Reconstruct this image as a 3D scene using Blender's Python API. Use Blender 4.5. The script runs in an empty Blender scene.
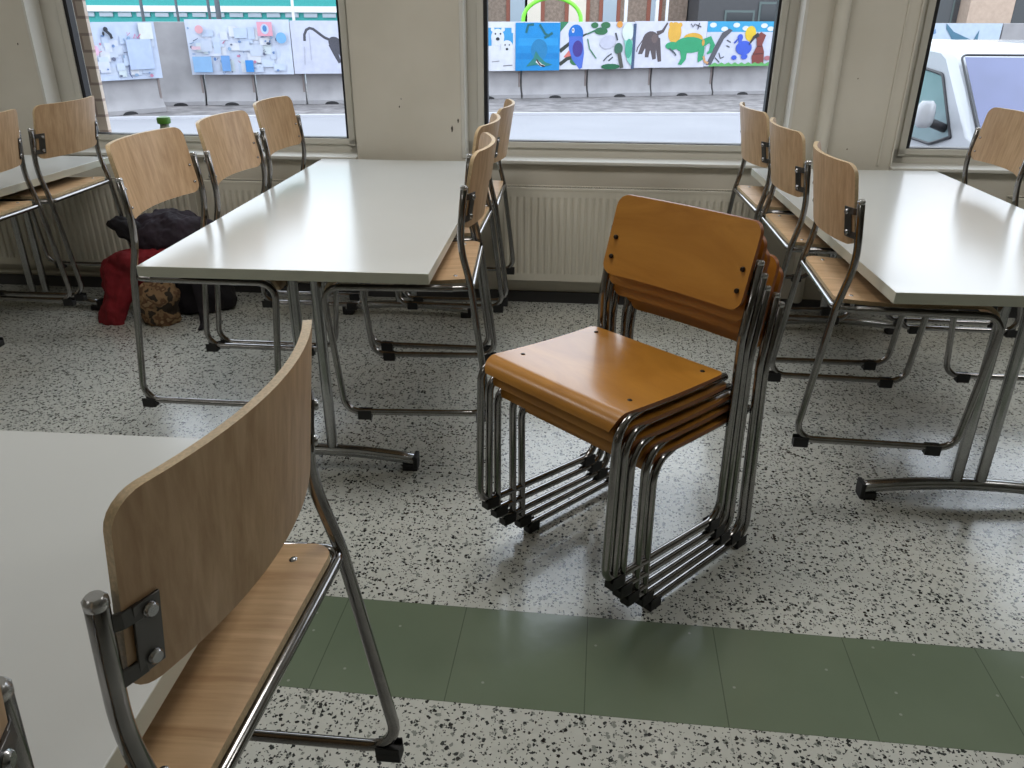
import bpy, bmesh, math, random
from mathutils import Vector, Matrix
random.seed(7)
SC = bpy.context.scene
COL = SC.collection
PI = math.pi
PHI, D = -0.08586, 3.9119          # window wall: rotation and distance
TILE = 0.3048
ZG = -0.75                         # ground outside

# ------------------------------------------------------------------ materials
def lin(r, g, b):
    f = lambda c: (c/255/12.92) if c/255 <= .04045 else ((c/255+.055)/1.055)**2.4
    return (f(r), f(g), f(b), 1)

def newmat(name):
    m = bpy.data.materials.new(name); m.use_nodes = True
    nt = m.node_tree
    return m, nt, nt.nodes['Principled BSDF']

def mat(name, rgb, rough=.5, metal=0., spec=.5, coat=0., var=0., vscale=8., bump=0., bscale=60.):
    m, nt, b = newmat(name)
    c = lin(*rgb)
    b.inputs['Base Color'].default_value = c
    b.inputs['Roughness'].default_value = rough
    b.inputs['Metallic'].default_value = metal
    b.inputs['Specular IOR Level'].default_value = spec
    b.inputs['Coat Weight'].default_value = coat
    b.inputs['Coat Roughness'].default_value = .12
    tc = nt.nodes.new('ShaderNodeTexCoord')
    if var:
        n = nt.nodes.new('ShaderNodeTexNoise'); n.inputs['Scale'].default_value = vscale; n.inputs['Detail'].default_value = 5
        nt.links.new(tc.outputs['Object'], n.inputs['Vector'])
        r = nt.nodes.new('ShaderNodeValToRGB')
        r.color_ramp.elements[0].position = .3; r.color_ramp.elements[1].position = .7
        r.color_ramp.elements[0].color = tuple(max(0, x*(1-var)) for x in c[:3])+(1,)
        r.color_ramp.elements[1].color = tuple(min(1, x*(1+var)) for x in c[:3])+(1,)
        nt.links.new(n.outputs['Fac'], r.inputs['Fac']); nt.links.new(r.outputs['Color'], b.inputs['Base Color'])
    if bump:
        n = nt.nodes.new('ShaderNodeTexNoise'); n.inputs['Scale'].default_value = bscale; n.inputs['Detail'].default_value = 4
        nt.links.new(tc.outputs['Object'], n.inputs['Vector'])
        bp = nt.nodes.new('ShaderNodeBump'); bp.inputs['Strength'].default_value = bump; bp.inputs['Distance'].default_value = .01
        nt.links.new(n.outputs['Fac'], bp.inputs['Height']); nt.links.new(bp.outputs['Normal'], b.inputs['Normal'])
    return m

def wood(name, c0, c1, scale, rough=.45, coat=0., rings=False):
    m, nt, b = newmat(name)
    N = nt.nodes.new; L = nt.links.new
    tc = N('ShaderNodeTexCoord'); mp = N('ShaderNodeMapping'); mp.inputs['Scale'].default_value = scale
    oi = N('ShaderNodeObjectInfo')
    sh = N('ShaderNodeVectorMath'); sh.operation = 'SCALE'; sh.inputs[0].default_value = (3.1, 2.3, 1.7)
    L(oi.outputs['Random'], sh.inputs['Scale'])
    ad = N('ShaderNodeVectorMath'); ad.operation = 'ADD'
    L(tc.outputs['Object'], ad.inputs[0]); L(sh.outputs['Vector'], ad.inputs[1]); L(ad.outputs['Vector'], mp.inputs['Vector'])
    n = N('ShaderNodeTexNoise'); n.inputs['Scale'].default_value = 1.; n.inputs['Detail'].default_value = 7; n.inputs['Roughness'].default_value = .62
    n.inputs['Distortion'].default_value = 1.2 if rings else .3
    L(mp.outputs['Vector'], n.inputs['Vector'])
    r = N('ShaderNodeValToRGB'); r.color_ramp.elements[0].position = .32; r.color_ramp.elements[1].position = .68
    r.color_ramp.elements[0].color = lin(*c0); r.color_ramp.elements[1].color = lin(*c1)
    L(n.outputs['Fac'], r.inputs['Fac']); L(r.outputs['Color'], b.inputs['Base Color'])
    b.inputs['Roughness'].default_value = rough; b.inputs['Coat Weight'].default_value = coat; b.inputs['Coat Roughness'].default_value = .18
    return m

M = {}
M['oak_v'] = wood('oak_upright_grain', (172, 138, 102), (204, 171, 134), (60, 60, 2.4), .42)
M['oak_h'] = wood('oak_cross_grain', (176, 138, 98), (212, 176, 134), (60, 2.4, 45), .38)
M['ply'] = mat('plywood_edge', (205, 180, 142), .5, var=.18, vscale=260)
M['birch'] = wood('varnished_birch', (166, 110, 38), (194, 136, 56), (2.4, 5.0, 9.0), .32, .35, True)
M['birch_edge'] = mat('varnished_ply_edge', (134, 76, 32), .4, var=.15, vscale=200)
M['chrome'] = mat('worn_chrome', (146, 144, 143), .15, 1.0, var=.12, vscale=30)
M['chrome_lt'] = mat('table_steel', (165, 166, 166), .22, 1.0, var=.08, vscale=25)
M['cap'] = mat('tube_cap', (190, 190, 190), .25, .8)
M['steel'] = mat('dark_bracket_steel', (96, 95, 94), .35, .9)
M['screw'] = mat('screw_head', (175, 176, 178), .25, 1.0)
M['rubber'] = mat('black_rubber', (24, 24, 25), .6)
M['bolt'] = mat('dark_bolt', (40, 30, 22), .4, .5)
M['lam'] = mat('white_laminate', (211, 213, 211), .2, spec=.5, var=.012, vscale=3)
M['lam_edge'] = mat('laminate_edge', (206, 207, 193), .4)
M['under'] = mat('board_underside', (86, 82, 74), .7)
M['wall'] = None
M['paint'] = mat('gloss_trim_paint', (212, 208, 196), .35, var=.02)
M['frame'] = mat('window_frame_paint', (200, 197, 187), .38, var=.02)
M['sill'] = mat('sill_paint', (208, 206, 199), .35)
M['gasket'] = mat('black_gasket', (22, 22, 26), .5)
M['rad'] = mat('radiator_enamel', (216, 211, 197), .4, var=.02, vscale=3)
M['radg'] = mat('radiator_grille', (150, 146, 134), .5)
M['base'] = mat('black_skirting', (62, 62, 64), .5)
M['ceil'] = mat('ceiling_paint', (222, 218, 208), .8)
M['room'] = mat('room_paint', (176, 170, 156), .7); M['room_low_bounce'] = mat('low_bounce_end_wall', (112, 106, 96), .8)  # second paint: out-of-view right wall, coloured darker to cut its bounce light

def wall_mat():
    m, nt, b = newmat('beige_wall_paint')
    N = nt.nodes.new; L = nt.links.new
    tc = N('ShaderNodeTexCoord'); n = N('ShaderNodeTexNoise'); n.inputs['Scale'].default_value = 2.2; n.inputs['Detail'].default_value = 4
    L(tc.outputs['Object'], n.inputs['Vector'])
    r = N('ShaderNodeValToRGB'); r.color_ramp.elements[0].color = lin(200, 195, 182); r.color_ramp.elements[1].color = lin(210, 205, 193)
    r.color_ramp.elements[0].position = .35; r.color_ramp.elements[1].position = .65
    L(n.outputs['Fac'], r.inputs['Fac'])
    v = N('ShaderNodeTexVoronoi'); v.inputs['Scale'].default_value = 9; L(tc.outputs['Object'], v.inputs['Vector'])
    lt = N('ShaderNodeMath'); lt.operation = 'LESS_THAN'; lt.inputs[1].default_value = .035; L(v.outputs['Distance'], lt.inputs[0])
    sp = N('ShaderNodeSeparateColor'); L(v.outputs['Color'], sp.inputs['Color'])
    gt = N('ShaderNodeMath'); gt.operation = 'GREATER_THAN'; gt.inputs[1].default_value = .86; L(sp.outputs['Red'], gt.inputs[0])
    ml = N('ShaderNodeMath'); ml.operation = 'MULTIPLY'; L(lt.outputs[0], ml.inputs[0]); L(gt.outputs[0], ml.inputs[1])
    mx = N('ShaderNodeMix'); mx.data_type = 'RGBA'; L(ml.outputs[0], mx.inputs[0]); L(r.outputs['Color'], mx.inputs[6]); mx.inputs[7].default_value = lin(128, 118, 100)
    L(mx.outputs[2], b.inputs['Base Color']); b.inputs['Roughness'].default_value = .6
    return m
M['wall'] = wall_mat()

STRIPE_X, STRIPE_Y, STRIPE_R = -0.1115, 1.5768, -0.1098
def floor_mat():
    m, nt, b = newmat('speckled_vinyl_floor')
    N = nt.nodes.new; L = nt.links.new
    def math_(op, a, bb=None, c=None):
        n = N('ShaderNodeMath'); n.operation = op
        for i, x in enumerate((a, bb, c)):
            if x is None: continue
            if isinstance(x, (int, float)): n.inputs[i].default_value = x
            else: L(x, n.inputs[i])
        return n.outputs[0]
    tc = N('ShaderNodeTexCoord')
    mp = N('ShaderNodeMapping'); mp.vector_type = 'TEXTURE'
    mp.inputs['Location'].default_value = (STRIPE_X, STRIPE_Y, 0); mp.inputs['Rotation'].default_value = (0, 0, STRIPE_R)
    L(tc.outputs['Object'], mp.inputs['Vector'])
    P = mp.outputs['Vector']
    # wobble the lookup so flecks get ragged outlines
    wn = N('ShaderNodeTexNoise'); wn.inputs['Scale'].default_value = 160; wn.inputs['Detail'].default_value = 2; L(P, wn.inputs['Vector'])
    wv = N('ShaderNodeVectorMath'); wv.operation = 'MULTIPLY_ADD'; L(wn.outputs['Color'], wv.inputs[0]); wv.inputs[1].default_value = (.012,)*3; L(P, wv.inputs[2])
    def flecks(scale, frac, rmin, rvar):
        v = N('ShaderNodeTexVoronoi'); v.voronoi_dimensions = '2D'; v.inputs['Scale'].default_value = scale; L(wv.outputs['Vector'], v.inputs['Vector'])
        s = N('ShaderNodeSeparateColor'); L(v.outputs['Color'], s.inputs['Color'])
        on = math_('LESS_THAN', s.outputs['Red'], frac)
        rad = math_('MULTIPLY_ADD', s.outputs['Green'], rvar, rmin)
        return math_('MULTIPLY', on, math_('LESS_THAN', v.outputs['Distance'], rad)), s
    f1, s1 = flecks(96, .27, .13, .37)
    f2, s2 = flecks(172, .26, .12, .34)
    f3, s3 = flecks(75, .14, .2, .3)
    black = math_('MAXIMUM', f1, f2)
    base = N('ShaderNodeTexNoise'); base.inputs['Scale'].default_value = 30; L(P, base.inputs['Vector'])
    r = N('ShaderNodeValToRGB'); r.color_ramp.elements[0].color = lin(196, 198, 191); r.color_ramp.elements[1].color = lin(212, 214, 207)
    L(base.outputs['Fac'], r.inputs['Fac'])
    def mix(fac, a, c):
        x = N('ShaderNodeMix'); x.data_type = 'RGBA'; L(fac, x.inputs[0])
        if isinstance(a, tuple): x.inputs[6].default_value = a
        else: L(a, x.inputs[6])
        if isinstance(c, tuple): x.inputs[7].default_value = c
        else: L(c, x.inputs[7])
        return x.outputs[2]
    col = mix(f3, r.outputs['Color'], lin(140, 144, 138))
    dk = N('ShaderNodeValToRGB'); dk.color_ramp.elements[0].color = lin(18, 20, 21); dk.color_ramp.elements[1].color = lin(58, 62, 61)
    L(s1.outputs['Blue'], dk.inputs['Fac'])
    col = mix(black, col, dk.outputs['Color'])
    sx = N('ShaderNodeSeparateXYZ'); L(P, sx.inputs[0])
    X, Y = sx.outputs['X'], sx.outputs['Y']
    ins = math_('MULTIPLY', math_('LESS_THAN', Y, 0.0), math_('GREATER_THAN', Y, -TILE))
    gn = N('ShaderNodeTexNoise'); gn.inputs['Scale'].default_value = 5; gn.inputs['Detail'].default_value = 3; L(P, gn.inputs['Vector'])
    gr = N('ShaderNodeValToRGB'); gr.color_ramp.elements[0].color = lin(108, 122, 101); gr.color_ramp.elements[1].color = lin(119, 133, 112)
    L(gn.outputs['Fac'], gr.inputs['Fac'])
    gv = N('ShaderNodeTexVoronoi'); gv.voronoi_dimensions = '2D'; gv.inputs['Scale'].default_value = 9; L(P, gv.inputs['Vector'])
    gs = N('ShaderNodeSeparateColor'); L(gv.outputs['Color'], gs.inputs['Color'])
    nick = math_('MULTIPLY', math_('LESS_THAN', gv.outputs['Distance'], .03), math_('GREATER_THAN', gs.outputs['Red'], .6))
    gcol = mix(nick, gr.outputs['Color'], lin(150, 158, 146))
    col = mix(ins, col, gcol)
    def seam(v, w):
        f = math_('PINGPONG', v, TILE/2)
        return math_('LESS_THAN', f, w)
    seams = math_('MAXIMUM', seam(X, .0011), seam(Y, .0011))
    dim = math_('MULTIPLY', seams, math_('MULTIPLY_ADD', ins, .4, .12))
    col = mix(dim, col, lin(40, 46, 38))
    b.inputs['Specular IOR Level'].default_value = .7
    L(col, b.inputs['Base Color'])
    rn = N('ShaderNodeTexNoise'); rn.inputs['Scale'].default_value = 4; rn.inputs['Detail'].default_value = 5; L(P, rn.inputs['Vector'])
    rr = N('ShaderNodeMapRange'); rr.inputs['To Min'].default_value = .12; rr.inputs['To Max'].default_value = .24; L(rn.outputs['Fac'], rr.inputs['Value'])
    L(rr.outputs['Result'], b.inputs['Roughness'])
    bp = N('ShaderNodeBump'); bp.inputs['Strength'].default_value = .06; bp.inputs['Distance'].default_value = .01
    bn = N('ShaderNodeTexNoise'); bn.inputs['Scale'].default_value = 14; L(P, bn.inputs['Vector']); L(bn.outputs['Fac'], bp.inputs['Height'])
    L(bp.outputs['Normal'], b.inputs['Normal'])
    return m
M['floor'] = floor_mat()

def glass_mat(name, tint=(1, 1, 1, 1), refl=.9):
    m = bpy.data.materials.new(name); m.use_nodes = True
    nt = m.node_tree; nt.nodes.clear(); N = nt.nodes.new; L = nt.links.new
    o = N('ShaderNodeOutputMaterial'); t = N('ShaderNodeBsdfTransparent'); t.inputs['Color'].default_value = tint
    g = N('ShaderNodeBsdfGlossy'); g.inputs['Roughness'].default_value = .02
    fr = N('ShaderNodeFresnel'); fr.inputs['IOR'].default_value = 1.35
    mu = N('ShaderNodeMath'); mu.operation = 'MULTIPLY'; mu.inputs[1].default_value = refl; L(fr.outputs[0], mu.inputs[0])
    x = N('ShaderNodeMixShader'); L(mu.outputs[0], x.inputs[0]); L(t.outputs[0], x.inputs[1]); L(g.outputs[0], x.inputs[2]); L(x.outputs[0], o.inputs['Surface'])
    return m
M['glass'] = glass_mat('window_glass', (.97, .985, .985, 1), .5)

# ------------------------------------------------------------------ mesh builder
class MB:
    def __init__(s): s.v = []; s.f = []; s.m = []; s.sm = []
    def add(s, vs, fs, mi=0, smooth=False):
        o = len(s.v); s.v += [tuple(v) for v in vs]
        for f in fs: s.f.append(tuple(i+o for i in f)); s.m.append(mi); s.sm.append(smooth)
    def box(s, lo, hi, mi=0, mats=None):
        x0, y0, z0 = lo; x1, y1, z1 = hi
        vs = [(x0,y0,z0),(x1,y0,z0),(x1,y1,z0),(x0,y1,z0),(x0,y0,z1),(x1,y0,z1),(x1,y1,z1),(x0,y1,z1)]
        fs = [(0,3,2,1),(4,5,6,7),(0,1,5,4),(1,2,6,5),(2,3,7,6),(3,0,4,7)]   # bottom top front right back left
        for i, f in enumerate(fs): s.add([vs[j] for j in f], [(0,1,2,3)], mats[i] if mats else mi)
    def obox(s, c, ax, ay, az, hx, hy, hz, mi=0):
        c = Vector(c); ax, ay, az = Vector(ax)*hx, Vector(ay)*hy, Vector(az)*hz
        vs = [c-ax-ay-az, c+ax-ay-az, c+ax+ay-az, c-ax+ay-az, c-ax-ay+az, c+ax-ay+az, c+ax+ay+az, c-ax+ay+az]
        s.add(vs, [(0,3,2,1),(4,5,6,7),(0,1,5,4),(1,2,6,5),(2,3,7,6),(3,0,4,7)], mi)
    def tube(s, pts, r, n=12, mi=0, rx=None, dome=True, up=None):
        """sweep a circle (or ellipse r x rx) along pts"""
        pts = [Vector(p) for p in pts]; k = len(pts)
        T = [(pts[min(i+1, k-1)]-pts[max(i-1, 0)]).normalized() for i in range(k)]
        u = Vector(up) if up else (Vector((1, 0, 0)) if abs(T[0].x) < .9 else Vector((0, 1, 0)))
        rings = []; rx = rx or r
        for i in range(k):
            u = (u - T[i]*u.dot(T[i])).normalized(); w = T[i].cross(u)
            rr = r[i] if isinstance(r, (list, tuple)) else r
            r2 = rx[i] if isinstance(rx, (list, tuple)) else rx
            rings.append([pts[i] + u*math.cos(2*PI*j/n)*r2 + w*math.sin(2*PI*j/n)*rr for j in range(n)])
        if dome:
            def inset(ring, t, out):
                c = sum(ring, Vector())/n
                q = (ring[0]-c).length
                return [c + (p-c)*.7 + t*out*q*.35 for p in ring]
            rings = [inset(rings[0], T[0], -1)] + rings + [inset(rings[-1], T[-1], 1)]
        vs = [p for R in rings for p in R]; K = len(rings)
        fs = [(i*n+j, i*n+(j+1) % n, (i+1)*n+(j+1) % n, (i+1)*n+j) for i in range(K-1) for j in range(n)]
        s.add(vs, fs, mi, True)
        s.add(rings[0], [tuple(range(n-1, -1, -1))], mi); s.add(rings[-1], [tuple(range(n))], mi)
    def cyl(s, a, b, r, n=14, mi=0): s.tube([a, b], r, n, mi, dome=False)
    def lathe(s, prof, c=(0, 0, 0), n=20, mi=0):
        vs = [(c[0]+r*math.cos(2*PI*j/n), c[1]+r*math.sin(2*PI*j/n), c[2]+z) for r, z in prof for j in range(n)]
        fs = [(i*n+j, i*n+(j+1) % n, (i+1)*n+(j+1) % n, (i+1)*n+j) for i in range(len(prof)-1) for j in range(n)]
        s.add(vs, fs, mi, True)
    def build(s, name, mats, parent=None, bevel=0., sharp=40, kind=None):
        me = bpy.data.meshes.new(name); me.from_pydata(s.v, [], s.f); 
        for m in (mats if isinstance(mats, (list, tuple)) else [mats]): me.materials.append(m)
        for p, mi, sm in zip(me.polygons, s.m, s.sm): p.material_index = mi; p.use_smooth = sm
        bm = bmesh.new(); bm.from_mesh(me); bmesh.ops.remove_doubles(bm, verts=bm.verts, dist=1e-5)
        bmesh.ops.recalc_face_normals(bm, faces=bm.faces); bm.to_mesh(me); bm.free()
        me.set_sharp_from_angle(angle=math.radians(sharp))
        o = bpy.data.objects.new(name, me); COL.objects.link(o)
        if parent: o.parent = parent
        if bevel:
            md = o.modifiers.new('edge', 'BEVEL'); md.width = bevel; md.segments = 2; md.limit_method = 'ANGLE'; md.angle_limit = math.radians(50)
        if kind: o['kind'] = kind
        return o

def fillet(P, R, n=6):
    P = [Vector(p) for p in P]; out = [P[0]]
    for i in range(1, len(P)-1):
        r = R[i-1] if isinstance(R, (list, tuple)) else R
        a, b, c = P[i-1], P[i], P[i+1]; d1 = (a-b).normalized(); d2 = (c-b).normalized()
        ang = d1.angle(d2)
        if r <= 0 or ang > PI-.02: out.append(b); continue
        t = min(r/math.tan(ang/2), (a-b).length*.49, (c-b).length*.49); rr = t*math.tan(ang/2)
        ce = b + (d1+d2).normalized()*(rr/math.sin(ang/2)); p0 = b+d1*t; p1 = b+d2*t
        v0 = p0-ce; v1 = p1-ce; th = v0.angle(v1); ax = v0.cross(v1).normalized()
        for k in range(n+1): out.append(ce + Matrix.Rotation(th*k/n, 3, ax) @ v0)
    out.append(P[-1]); return out

def empty(name, loc=(0, 0, 0), rz=0):
    o = bpy.data.objects.new(name, None); o.empty_display_size = .1; COL.objects.link(o); o.location = loc; o.rotation_euler = (0, 0, rz); return o
def tag(o, label, cat, group=None):
    o['label'] = label; o['category'] = cat
    if group: o['group'] = group
    return o
def copy_tree(o, parent=None):
    c = o.copy(); COL.objects.link(c); c.parent = parent
    for ch in list(o.children): copy_tree(ch, c)
    return c

# ------------------------------------------------------------------ chairs (local: +y = front, floor at z 0)
def backrest_mesh(name, hw, z0, z1, y0, y1, R, th, rc, mats, parent):
    """curved board: y0 at z0, y1 at z1 (front surface at the ends), bulging to the back"""
    mb = MB(); nu = 16
    sag = (lambda u: math.sqrt(R*R-u*u)-math.sqrt(R*R-hw*hw))
    zs = []
    for k in range(7): a = PI/2*k/6; zs.append((z0+rc-rc*math.cos(a), hw-rc+rc*math.sin(a)))
    for k in range(1, 6): zs.append((z0+rc+(z1-z0-2*rc)*k/6, hw))
    for k in range(6, -1, -1): a = PI/2*k/6; zs.append((z1-rc+rc*math.cos(a), hw-rc+rc*math.sin(a)))
    F = []; B = []
    for z, w in zs:
        y = y0+(y1-y0)*(z-z0)/(z1-z0); f = []; b = []
        for i in range(nu+1):
            u = -w+2*w*i/nu; nx = u/R; ny = math.sqrt(1-nx*nx)
            f.append((u, y-sag(u), z)); b.append((u+nx*th, y-sag(u)-ny*th, z))
        F.append(f); B.append(b)
    n = nu+1; K = len(zs)
    grid = [(i*n+j, i*n+j+1, (i+1)*n+j+1, (i+1)*n+j) for i in range(K-1) for j in range(nu)]
    mb.add([p for r in F for p in r], grid, 0, True); mb.add([p for r in B for p in r], [g[::-1] for g in grid], 0, True)
    rim = [(0, j) for j in range(n)] + [(i, nu) for i in range(1, K)] + [(K-1, j) for j in range(nu-1, -1, -1)] + [(i, 0) for i in range(K-2, 0, -1)]
    k = len(rim)
    mb.add([F[i][j] for i, j in rim]+[B[i][j] for i, j in rim], [(a, (a+1) % k, k+(a+1) % k, k+a) for a in range(k)], 1, True)
    return mb.build(name, mats, parent, sharp=50)

def seat_mesh(name, hw, y0, y1, z, roll, th, rc, mats, parent, dish=.006):
    """board with rounded corners and a front edge rolled down"""
    mb = MB(); rows = []           # (y, z, halfwidth, normal angle)
    Rr = roll
    for k in range(5): a = PI/2*k/4; rows.append((y0+rc-rc*math.cos(a), z, hw-rc+rc*math.sin(a), 0))
    yb = y1-Rr
    for k in range(1, 7): yy = y0+rc+(yb-y0-rc)*k/6; rows.append((yy, z-dish*math.sin(PI*(yy-y0)/(yb-y0)), hw, 0))
    for k in range(1, 8):
        a = math.radians(88)*k/7; rows.append((yb+Rr*math.sin(a), z-Rr+Rr*math.cos(a), hw-(.012*(k/7)**3), a))
    nu = 10; T = []; B = []
    for y, zz, w, a in rows:
        ny, nz = math.sin(a), math.cos(a)
        T.append([(-w+2*w*i/nu, y, zz) for i in range(nu+1)]); B.append([(-w+2*w*i/nu, y-ny*th, zz-nz*th) for i in range(nu+1)])
    n = nu+1; K = len(rows)
    grid = [(i*n+j, i*n+j+1, (i+1)*n+j+1, (i+1)*n+j) for i in range(K-1) for j in range(nu)]
    mb.add([p for r in T for p in r], grid, 0, True); mb.add([p for r in B for p in r], [g[::-1] for g in grid], 0, True)
    rim = [(0, j) for j in range(n)] + [(i, nu) for i in range(1, K)] + [(K-1, j) for j in range(nu-1, -1, -1)] + [(i, 0) for i in range(K-2, 0, -1)]
    k = len(rim)
    mb.add([T[i][j] for i, j in rim]+[B[i][j] for i, j in rim], [(a, (a+1) % k, k+(a+1) % k, k+a) for a in range(k)], 1, True)
    return mb.build(name, mats, parent, sharp=50)

def foot_block(x, y):
    mb = MB(); mb.box((x-.0135, y-.021, 0), (x+.0135, y+.021, .02)); mb.box((x-.0135, y-.021, .018), (x-.0105, y+.021, .031)); mb.box((x+.0105, y-.021, .018), (x+.0135, y+.021, .031))
    return mb

TR = .0101
def make_oak_chair():
    root = empty('oak_chair'); W = .2285
    for s in (1, -1):
        x = s*W
        path = fillet([(x,.050,.711),(x,.066,.556),(x,.036,.43),(x,-.014,.022),(x,.430,.022),(x,.468,.4245),(x,.09,.4245)], [.30,.25,.05,.05,.045], 7)
        mb = MB(); mb.tube(path, TR, 12); fr = mb.build('side_frame', M['chrome'], root, sharp=60)
        mb = MB(); mb.tube([(x,.0502,.708),(x,.0497,.715)], TR*1.05, 12); mb.build('tube_cap', M['cap'], fr)
        for y in (.006, .372): foot_block(x, y).build('rubber_foot', M['rubber'], fr, .002)
    path = fillet([(W,.092,.4245),(W,.033,.4265),(-W,.033,.4265),(-W,.092,.4245)], .034, 7)
    mb = MB(); mb.tube(path, TR*.86, 12, dome=False); mb.build('seat_rail', M['chrome'], root, sharp=60)
    st = seat_mesh('seat', .212, .036, .470, .448, .055, .0115, .03, [M['oak_h'], M['ply']], root)
    for s in (1, -1):
        for y in (.085, .36):
            mb = MB(); mb.lathe([(.0,.0045),(.004,.0042),(.0065,.002),(.007,-.001)], (s*.175, y, .4445), 12); mb.build('seat_bolt', M['screw'], st)
    br = backrest_mesh('backrest', .214, .594, .803, .065, .031, .53, .0115, .03, [M['oak_v'], M['ply']], root)
    for s in (1, -1):
        # bracket: a plate behind the board, bent out to the tube in two lugs
        nv = Vector((s*.37, -.93, 0)).normalized(); tv = Vector((0, 0, 1)).cross(nv).normalized()
        if tv.x*s < 0: tv = -tv
        up = (Vector((0, 0, 1))+Vector((0, -.16, 0))).normalized()
        mb = MB(); c = Vector((s*.199, .0360, .655))+nv*.0022
        mb.obox(c, tv, nv, up, .0135, .0017, .040)
        for dz in (.031, -.031):
            pts = [c+tv*.006+up*dz, Vector((s*.2195, .0435-dz*.16, .655+dz)), Vector((s*.2285, .052-dz*.05, .655+dz))]
            for p0, p1 in zip(pts, pts[1:]):
                d = p1-p0; mb.obox((p0+p1)/2, d.normalized(), d.normalized().cross(Vector((0, 0, 1))).normalized(), (0, 0, 1), d.length/2+.001, .0019, .0085)
        mb.build('bracket', M['steel'], br, .0008)
        for dz in (.027, -.027):
            p = c+up*dz-tv*.002; mb = MB(); mb.tube([p, p+nv*.0042], .0078, 12); mb.build('screw', M['screw'], br)
        for dz in (.027, -.027):
            p = Vector((s*.199, .0565-.009-dz*.16, .655+dz)); mb = MB(); mb.tube([p, p+Vector((0,.005,0))], .0042, 10); mb.build('bolt_end', M['screw'], br)
    return root

def make_birch_chair():
    root = empty('birch_chair'); W = .221
    for s in (1, -1):
        x = s*W
        xi = s*(W-.0245)
        path = fillet([(x,-.022,.708),(x,.006,.53),(x,-.024,.022),(x,.431,.022),(x,.438,.4335),(xi,.33,.431),(xi,.012,.4255)], [.16,.05,.05,.05,.05], 7)
        mb = MB(); mb.tube(path, TR, 12); fr = mb.build('side_frame', M['chrome'], root, sharp=60)
        mb = MB(); mb.tube([(x,-.0216,.706),(x,-.0224,.713)], TR*1.05, 12); mb.build('tube_cap', M['cap'], fr)
        for y in (.008, .392): foot_block(x, y).build('rubber_foot', M['rubber'], fr, .002)
    mb = MB(); mb.tube([(W-.026,.05,.4265),(-W+.026,.05,.4265)], TR*.85, 12); mb.build('seat_rail', M['chrome'], root, sharp=60)
    st = seat_mesh('seat', .2125, .040, .442, .4475, .040, .010, .02, [M['birch'], M['birch_edge']], root, .004)
    for s in (1, -1):
        for y, z in ((.075, .4465), (.345, .4445)):
            mb = MB(); mb.lathe([(.0,.0035),(.004,.003),(.0062,.001),(.0065,-.001)], (s*.172, y, z), 12); mb.build('seat_bolt', M['bolt'], st)
    Y0, Y1 = .027, -.022
    br = backrest_mesh('backrest', .2145, .597, .801, Y0, Y1, 1.7, .011, .03, [M['birch'], M['birch_edge']], root)
    for s in (1, -1):
        for z in (.642, .692):
            sl = (Y1-Y0)/.204
            y = Y0+sl*(z-.597) - (math.sqrt(1.7**2-.194**2)-math.sqrt(1.7**2-.2145**2))
            mb = MB(); mb.tube([Vector((s*.194, y-.001, z)), Vector((s*.194, y+.004, z+.001))], .0062, 12); mb.build('backrest_bolt', M['bolt'], br)
            mb = MB(); mb.tube([Vector((s*.199, y-.010, z-.001)), Vector((s*.212, y-.020, z-.002))], .0055, 8); mb.build('bracket', M['steel'], br)
    return root

HANG = .215
oak = make_oak_chair(); first = [True]
G1, G2, G3, G4, G5 = 'oak chairs on the right of the middle table', 'oak chairs on the left of the middle table', 'oak chairs on the left of the right-hand table', 'oak chairs on the right of the right-hand table', 'oak chairs on the right of the far left table'
G6 = 'oak chairs at the foreground table'
CH = [
 (-.078, 2.413, 3.118, G1, 'pale oak chair on the right side of the middle table, nearest the camera'),
 (-.074, 2.935, 3.05, G1, 'pale oak chair on the right side of the middle table, second from the camera'),
 (-.020, 3.470, 3.079, G1, 'pale oak chair on the right side of the middle table, nearest the window'),
 (-1.139, 2.500, -.094, G2, 'pale oak chair at the near left corner of the middle table, its front facing us'),
 (-1.066, 2.985, -.074, G2, 'pale oak chair on the left side of the middle table, between two others'),
 (-1.045, 3.560, -.068, G2, 'pale oak chair on the left side of the middle table, nearest the window'),
 (.867, 2.262, -.127, G3, 'pale oak chair nearest the camera on the left side of the right-hand table'),
 (.917, 2.847, -.081, G3, 'pale oak chair on the left side of the right-hand table, middle of its row'),
 (.954, 3.393, -.050, G3, 'pale oak chair on the left side of the right-hand table, nearest the window'),
 (1.965, 3.220, 3.046, G4, 'pale oak chair with its front facing us before the white van, right-hand table'),
 (1.94, 2.680, 3.05, G4, 'pale oak chair mostly past the right picture edge beside the right-hand table'),
 (-1.856, 3.513, 3.071, G5, 'pale oak chair by the left window with both back brackets facing us'),
 (-1.909, 2.990, 3.045, G5, 'pale oak chair cut by the upper left picture edge at the far left table'),
 (-.2285, .7276, 3.008, G6, 'large foreground oak chair with its dark curved back towards us'),
 (-.334, .180, 2.97, G6, 'pale oak chair cut off by the lower left picture corner, only a bracket showing'),
]
for i, (x, y, r, g, lab) in enumerate(CH):
    o = oak if i == 0 else copy_tree(oak)
    o.location = (x, y, HANG); o.rotation_euler = (-.045 if i == 13 else -.03 if i == 14 else 0, 0, r-PI/2); tag(o, lab, 'chair', g)

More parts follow.
